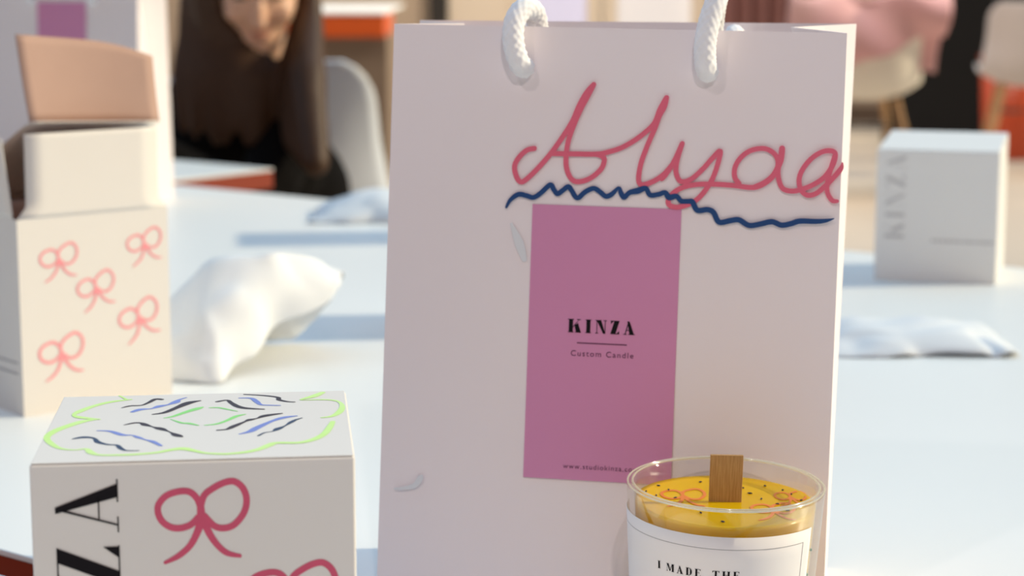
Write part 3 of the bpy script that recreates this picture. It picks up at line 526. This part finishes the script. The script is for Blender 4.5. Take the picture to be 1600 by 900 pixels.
spots_ = [(-33, 12), (-27, 21), (-29, 6), (-21, 3), (-12, -18), (-8, 28), (-3, 30), (10, 20), (12, 12), (20, 24), (27, 18), (30, 12), (33, 3), (22, -3), (16, 4), (12, -14), (-23, 15), (4, 31), (25, -12), (-4, -30)]
for i, (x, y) in enumerate(spots_):
    r = math.hypot(x, y)
    if r > 36: x, y = x * 36 / r, y * 36 / r
    bm = bmesh.new(); bmesh.ops.create_icosphere(bm, subdivisions=1, radius=1, matrix=Matrix.Translation((x / 1000, y / 1000, WX + .0004)) @ Matrix.Rotation(random.uniform(0, 3), 4, 'Z') @ Matrix.Diagonal((random.uniform(.0006, .0013), .00045, .0004, 1)))
    mesh('fleck', bm, FLK, cn)
for a, z in ((62, .050), (68, .036), (66, .028), (60, .041), (73, .046)):          # flecks seen through the side of the glass
    an = R(a); rr = ro(z) - TH - .0002
    bm = bmesh.new(); bmesh.ops.create_icosphere(bm, subdivisions=1, radius=.0008, matrix=Matrix.Translation((rr * math.sin(an), -rr * math.cos(an), z))); mesh('fleck', bm, FLG, cn)
LT, LB = 0.0604, 0.010
def lab(deg, z, h): rr = ro(z) + .0003 + h; return Vector((rr * math.sin(R(deg)), -rr * math.cos(R(deg)), z))
A0, A1 = -106, 53
bm = bmesh.new(); grid(bm, 60, 6, lambda a, b: lab(A0 + (A1 - A0) * a, LB + (LT - LB) * b, 0)); lb = mesh('label', bm, mat('label_paper', (0.84, 0.82, 0.82), 0.6, var=.02), cn, True); solid(lb, .0002, 1); lb['label'] = 'white label with thin grey border'
bm = bmesh.new(); b0, b1, zt, zb, wl = A0 + 7.5, A1 - 7.5, LT - .0052, LB + .0052, .00028
grid(bm, 60, 2, lambda a, b: lab(b0 + (b1 - b0) * a, zt - b * wl, .0003)); grid(bm, 60, 2, lambda a, b: lab(b0 + (b1 - b0) * a, zb + b * wl, .0003))
for q_ in (b0, b1): grid(bm, 2, 6, lambda a, b: lab(q_ + (a - .5) * .4, zb + (zt - zb) * b, .0003))
mesh('printed_border', bm, INK_GREY, lb)
def lab_text(deg0, z0): return lambda a, b, h: lab(deg0 + math.degrees(a / 1000 / .040), z0 + b / 1000, h)
letters('printed_words', 'I', lab_text(-47.0, .0424), 3.3, .5, INK_K, lb, .26, .05)
letters('printed_words', 'MADE', lab_text(-40.5, .0424), 3.3, 1.1, INK_K, lb, .24, .05)
letters('printed_words', 'THE', lab_text(-12.0, .0424), 3.3, 1.1, INK_K, lb, .24, .05)

# ------------------------------------------------------------------ crumpled tissues
def tissue(label, base, fn, nu=46, nv=34, amp=0.004, freq=32, seed=0, group='crumpled white tissues'):
    bm = bmesh.new(); off = Vector((seed * 3.1, seed * 1.7, 0))
    def f(a, b):
        p = Vector(fn(a, b)); q = p * freq + off
        p += Vector((noise.noise(q), noise.noise(q + Vector((5, 1, 2))), abs(noise.noise(q + Vector((9, 3, 7)))))) * amp
        p.z = max(p.z, 0.0006); return p - Vector(base)
    grid(bm, nu, nv, f); o = mesh('crumpled_tissue', bm, TISSUE, None, True); o.location = base; solid(o, 0.0004, 0)
    return tag(o, label, 'tissue', group)
ridge = cr_spline([(-0.262, 1.46, 0.040), (-0.2169, 1.45, 0.0724), (-0.1717, 1.46, 0.084), (-0.1432, 1.49, 0.0716), (-0.1290, 1.50, 0.0560)], 8)
lower = cr_spline([(-0.258, 1.41, 0.0), (-0.2099, 1.39, 0.0), (-0.1935, 1.42, 0.0078), (-0.1763, 1.45, 0.0254), (-0.1417, 1.48, 0.0430), (-0.1280, 1.495, 0.0530)], 8)
rear = cr_spline([(-0.255, 1.53, 0.0), (-0.21, 1.54, 0.0), (-0.165, 1.54, 0.004), (-0.14, 1.53, 0.03), (-0.127, 1.505, 0.054)], 8)
def pick(L, a): s = a * (len(L) - 1); i = min(int(s), len(L) - 2); return L[i].lerp(L[i + 1], s - i)
def fan(a, b):
    r, lo, re = pick(ridge, a), pick(lower, a), pick(rear, a)
    if b < .65:
        k = b / .65; return lo.lerp(r, k) + Vector((0, -0.014 * math.sin(math.pi * k) * (1 - a * .6), 0))
    k = (b - .65) / .35; return r.lerp(re, k) + Vector((0, 0, 0.006 * math.sin(math.pi * k)))
tissue('large crumpled white tissue standing up right of the open box', (-0.20, 1.46, 0), fan, amp=0.0085, freq=30)
def mound(cx, cy, rx, ry, h):
    def f(a, b):
        x, y = a * 2 - 1, b * 2 - 1; z = h * max(0, 1 - x * x) ** .8 * max(0, 1 - y * y) ** .8
        return (cx + x * rx, cy + y * ry, z)
    return f
tissue('small crumpled tissue at the far table edge, left of the tall bag', (-0.165, 2.36, 0), mound(-0.150, 2.33, 0.078, 0.075, 0.028), 30, 24, .006, 30, 2)
tissue('flat crumpled tissue lying right of the tall bag', (0.305, 1.52, 0), mound(0.305, 1.54, 0.075, 0.055, 0.016), 34, 26, .010, 28, 4)

# ------------------------------------------------------------------ chairs
def shell_chair(label, loc, facing_deg, m, group='moulded shell chairs'):
    t = thing('shell_chair', label, 'chair', loc, R(facing_deg), group)         # local: faces -y, floor at z = 0
    prof = cr_spline([(0, -.235, .425), (0, -.20, .445), (0, -.08, .432), (0, .06, .425), (0, .145, .445), (0, .20, .53), (0, .225, .64), (0, .25, .76), (0, .258, .83)], 4)
    n = len(prof)
    def f(a, b):
        s = a * (n - 1); i = min(int(s), n - 2); p = prof[i].lerp(prof[i + 1], s - i); x = b * 2 - 1
        hw = .215 + .025 * math.sin(math.pi * min(1, a * 1.3)); hw *= (1 - .30 * max(0, a - .86) ** 2 / .02 * .9) if a > .86 else 1; hw *= 1 - .18 * max(0, .1 - a) / .1
        k = abs(x) ** 2.6; seat = max(0, 1 - a * 1.6)
        return Vector((x * hw, p.y - k * (.13 * min(1, a * 1.4) * math.sin(math.pi * min(1, .25 + a * .72))), p.z + k * (.045 * seat + .06 * math.sin(math.pi * min(1, a * 1.5)))))
    bm = bmesh.new(); grid(bm, 30, 22, f); o = mesh('seat_shell', bm, m, t, True); solid(o, .010, 0)
    for sx in (-1, 1):
        for y0, y1 in ((-.13, -.225), (.11, .215)):
            bm = bmesh.new(); tube(bm, [(sx * .12, y0, .425), (sx * .215, y1, 0)], [.017, .011], 12); mesh('leg', bm, BEECH, t)
    bm = bmesh.new(); tube(bm, [(-.15, -.15, .30), (.15, .13, .30)], .005, 8); tube(bm, [(.15, -.15, .30), (-.15, .13, .30)], .005, 8); mesh('cross_brace', bm, STEEL, t)
    return t
shell_chair('white shell chair standing behind the dark-haired girl, its back to us', (-0.470, 4.36, FLOOR), 174, SHELL_W)
sl0 = thing('stool', 'low wooden stool under the dark-haired girl', 'stool', (-0.44, 3.77, FLOOR), R(37))
mesh('seat', lathe(bmesh.new(), [(0, .405), (.15, .405), (.16, .415), (.155, .43), (0, .432)], 40), BEECH, sl0, True)
for a_ in range(4):
    bm = bmesh.new(); q_ = R(45 + 90 * a_); tube(bm, [(.10 * math.cos(q_), .10 * math.sin(q_), .405), (.16 * math.cos(q_), .16 * math.sin(q_), 0)], [.016, .013], 12); mesh('leg', bm, BEECH, sl0)
shell_chair('cream shell chair with a pink jacket over it', (1.55, 9.0, FLOOR), 184, SHELL)
shell_chair('grey-white shell chair at the right edge, in front of the red bin', (2.50, 9.9, FLOOR), 172, SHELL_G)
# jacket draped over the chair back
def jacket(a, b):
    x = (a - .5) * .68; s = b                       # front hang -> over the top -> seat side
    sag = .05 * math.sin(3.1 * a + 1) + .02 * math.sin(14 * a)
    if s < .5: k = s / .5; z = .60 + .28 * k - (1 - k) * (-.10 * (a - .4) * 2 + sag * .3); y = -.305 + .03 * math.sin(9 * a + 4 * k) - .03 * math.sin(math.pi * k)
    else: k = (s - .5) / .5; z = .88 - .34 * k; y = -.295 + .20 * math.sin(math.pi * .5 * k) + .02 * math.sin(11 * a)
    return Vector((x * (1 - .12 * abs(s - .5)), y, z + .012 * math.sin(17 * a + 5 * s)))
bm = bmesh.new(); grid(bm, 40, 30, jacket); jk = mesh('jacket', bm, ROSE, None, True); jk.location = (1.52, 9.0, FLOOR); solid(jk, .03, 0)
tag(jk, 'pink jacket hanging over the cream shell chair', 'jacket')
rb = thing('waste_bin', 'orange-red round bin behind the right-hand chair', 'bin', (2.60, 10.6, FLOOR))
mesh('body', lathe(bmesh.new(), [(0, 0), (.13, 0), (.14, .01), (.165, .52), (.15, .52), (.13, .02), (0, .02)], 40), REDB, rb, True)
mesh('rim', lathe(bmesh.new(), [(.152, .515), (.172, .515), (.174, .535), (.152, .535)], 40, True), REDB, rb, True)
sc = thing('partition_screen', 'tall black fabric screen between the two far chairs', 'screen', (2.62, 11.2, FLOOR))
mesh('panel', newbox(-.58, .70, -.015, .015, .03, 1.75, .004), BLACKP, sc); 
for x in (-.4, .5): mesh('foot', newbox(x - .03, x + .03, -.2, .2, 0, .029, .004), BLACKP, sc)
ct = thing('counter', 'low brown counter with white top and orange-red band in the background', 'counter', (-0.80, 9.4, FLOOR))
mesh('carcass', newbox(-.55, .245, -.25, .3, 0, .685, .004), mat('brown_counter_wood', (0.22, 0.16, 0.115), .6, var=.15, scale=5), ct)
mesh('edge_band', newbox(-.58, .235, -.29, .33, .686, .785, .006), mat('orange_band', (0.66, 0.095, 0.005), .5, var=.1), ct)
mesh('countertop', newbox(-.585, .24, -.295, 1.2, .786, .80, .003), TABLE, ct)
def drape(a, b): return Vector(((a - .5) * .62, .04 * math.sin(a * 38), b * 1.6))
bm = bmesh.new(); grid(bm, 90, 4, drape); cu = mesh('curtain', bm, mat('mauve_curtain_cloth', (0.30, 0.14, 0.13), .9, var=.2, scale=8), None, True); cu.location = (1.60, 12.75, FLOOR); solid(cu, .004, 0)
tag(cu, 'dark mauve curtain against the back wall', 'curtain')

# ------------------------------------------------------------------ the seated girl
P0 = Vector((-0.42, 3.45, FLOOR)); Lc = lambda x, y, z: Vector((x, y, z)) - P0
g = thing('person', 'girl with long dark brown hair and black top bending over the shaded table', 'person', P0 + Vector((-.012, .10, 0)))
HC = Lc(-0.415, 3.35, 0.262); HR_ = Matrix.Rotation(R(24), 3, 'X'); HR_ = Matrix.Rotation(R(8), 3, 'Z') @ HR_
hp = lambda x, y, z: HC + HR_ @ Vector((x, y, z))
eu = lambda x=0, y=0, z=0: (HR_ @ Matrix.Rotation(x, 3, 'X') @ Matrix.Rotation(z, 3, 'Z')).to_quaternion()
blobs = [(hp(0, .012, .035), (.073, .092, .082), eu()), (hp(0, -.020, -.020), (.066, .072, .082), eu()), (hp(0, -.048, -.078), (.040, .040, .036), eu()), (hp(0, -.074, -.100), (.020, .016, .015), eu()),
         (hp(0, -.098, -.018), (.010, .014, .024), eu(-.3)), (hp(0, -.104, -.036), (.015, .013, .011), eu()), (hp(.034, -.068, -.030), (.024, .020, .022), eu()), (hp(-.034, -.068, -.030), (.024, .020, .022), eu()),
         (hp(.028, -.082, .020), (.024, .010, .009), eu()), (hp(-.028, -.082, .020), (.024, .010, .009), eu()), (hp(.074, .015, -.010), (.010, .018, .030), eu()), (hp(-.074, .015, -.010), (.010, .018, .030), eu()),
         (Lc(-.455, 3.55, -.03), (.13, .11, .16), Matrix.Rotation(R(37), 3, 'Z').to_quaternion()), (Lc(-.43, 3.66, -.16), (.14, .11, .14), Matrix.Rotation(R(37), 3, 'Z').to_quaternion())]
shA, shB = Lc(-.545, 3.60, .04), Lc(-.375, 3.40, .04)
elA, wrA = Lc(-.72, 3.46, -.12), Lc(-.74, 3.22, .030)
elB, wrB = Lc(-.42, 3.24, -.10), Lc(-.66, 3.15, .032)
limb = [([hp(0, .03, -.05), Lc(-.435, 3.46, .13), Lc(-.455, 3.52, .06)], [.052, .052, .07]), ([Lc(-.455, 3.52, .03), shA, elA, wrA], [.06, .052, .038, .026]), ([Lc(-.455, 3.52, .03), shB, elB, wrB], [.06, .050, .038, .026])]
fd = Vector((-.8, -.6, 0))
hipA, hipB = Lc(-.49, 3.75, -.215), Lc(-.37, 3.62, -.215)
for hip in (hipA, hipB):
    kn = hip + fd * .38 + Vector((0, 0, -.02)); an = kn + Vector((.02, .02, -.40)); limb.append(([hip, kn, an, an + Vector((0, 0, -.04))], [.085, .060, .042, .038]))
    limb.append(([an + Vector((0, 0, -.05)), an + fd * .14 + Vector((0, 0, -.072))], [.038, .026]))
for wr, dr in ((wrA, Vector((.2, -.97, -.1))), (wrB, Vector((-.95, -.3, -.08)))):
    dr.normalize(); sd = dr.cross(Vector((0, 0, 1))).normalized(); pm = wr + dr * .05
    limb.append(([wr, pm, wr + dr * .085], [.026, .030, .030]))
    for k, ln in ((-1.5, .055), (-.5, .068), (.5, .072), (1.5, .062)):
        b0 = wr + dr * .085 + sd * .0165 * k; limb.append(([b0, b0 + dr * ln * .5 + Vector((0, 0, .004)), b0 + dr * ln + Vector((0, 0, -.008))], [.0095, .0088, .0075]))
    limb.append(([wr + dr * .03 - sd * .025, wr + dr * .06 - sd * .045, wr + dr * .09 - sd * .048], [.012, .0105, .009]))
fuse('body', blobs, SKIN, g, .0055, 5, limb)
cb = [(Lc(-.455, 3.55, -.03), (.145, .125, .172), Matrix.Rotation(R(37), 3, 'Z').to_quaternion()), (Lc(-.43, 3.66, -.15), (.152, .125, .145), Matrix.Rotation(R(37), 3, 'Z').to_quaternion())]
lerp = lambda a, b, k: a.lerp(b, k)
sl_ = [([Lc(-.455, 3.52, .03), shA, elA, lerp(elA, wrA, .85)], [.074, .066, .050, .038]), ([Lc(-.455, 3.52, .03), shB, elB, lerp(elB, wrB, .85)], [.074, .064, .050, .038])]
sw = fuse('sweater', cb, BLACKC, g, .008, 4, sl_); sw['label'] = 'black sweater'
tl = []
for hip in (hipA, hipB):
    kn = hip + fd * .38 + Vector((0, 0, -.02)); an = kn + Vector((.02, .02, -.40)); tl.append(([hip, kn, lerp(kn, an, .9)], [.098, .073, .056]))
fuse('trousers', [(Lc(-.43, 3.68, -.215), (.155, .125, .085), Matrix.Rotation(R(37), 3, 'Z').to_quaternion())], DENIM, g, .009, 3, tl)
for hip in (hipA, hipB):
    an = hip + fd * .38 + Vector((.02, .02, -.42)); fuse('shoe', [(an + Vector((0, 0, -.06)), (.05, .05, .035)), (an + fd * .09 + Vector((0, 0, -.072)), (.06, .055, .030))], mat('shoe_canvas', (.5, .5, .5), .8), g, .007, 3)
ht = []
rnd = random.Random(5)
for k in range(15):                                    # long hair hanging left of the face and over the chest
    a = k / 14; x = -.088 + .03 * a - (.012 if k % 2 else 0); y = .05 - .075 * a
    top = hp(x, y + .02, .06); mid = hp(x - .012, y - .02, -.05)
    ex = -.545 + .155 * a; ey = 3.335 - .05 * math.sin(a * 2.5)
    ht.append(([top, mid, Lc(ex + .0, ey + .02, .10), Lc(ex + rnd.uniform(-.008, .008), ey, -.005 + rnd.uniform(-.01, .02))], [.024, .022, .020, .008]))
for k in range(9):                                     # and right of it
    a = k / 8; x = .078 - .002 * a; y = .080 - .060 * a
    ht.append(([hp(x, y + .02, .06), hp(x + .012, y - .015, -.05), Lc(-.350 + .022 * a, 3.33 - .05 * a, .10), Lc(-.345 + .040 * a, 3.25 - .07 * a, -.005 - .03 * a)], [.018, .021, .034, .022]))
hr = fuse('hair', [(hp(0, .028, .062), (.090, .098, .075), eu()), (hp(0, .055, .01), (.086, .070, .10), eu())], HAIR, g, .006, 3, ht); hr['label'] = 'long dark brown hair'
lp = fuse('lips', [(hp(0, -.0915, -.062), (.017, .005, .0036), eu()), (hp(0, -.0905, -.070), (.014, .005, .0040), eu())], mat('lips', (.62, .30, .22), .5), g, .0022, 3)
for s in (-1, 1):                                      # lowered eyes: lids nearly closed over a dark line of lashes
    bm = bmesh.new(); bmesh.ops.create_icosphere(bm, subdivisions=3, radius=1, matrix=Matrix.Translation(hp(s * .030, -.0835, .001)) @ HR_.to_4x4() @ Matrix.Diagonal((.0125, .006, .0028, 1)))
    mesh('eye', bm, mat('dark_eye', (.03, .015, .01), .4), g, True)
bpy.context.view_layer.update()
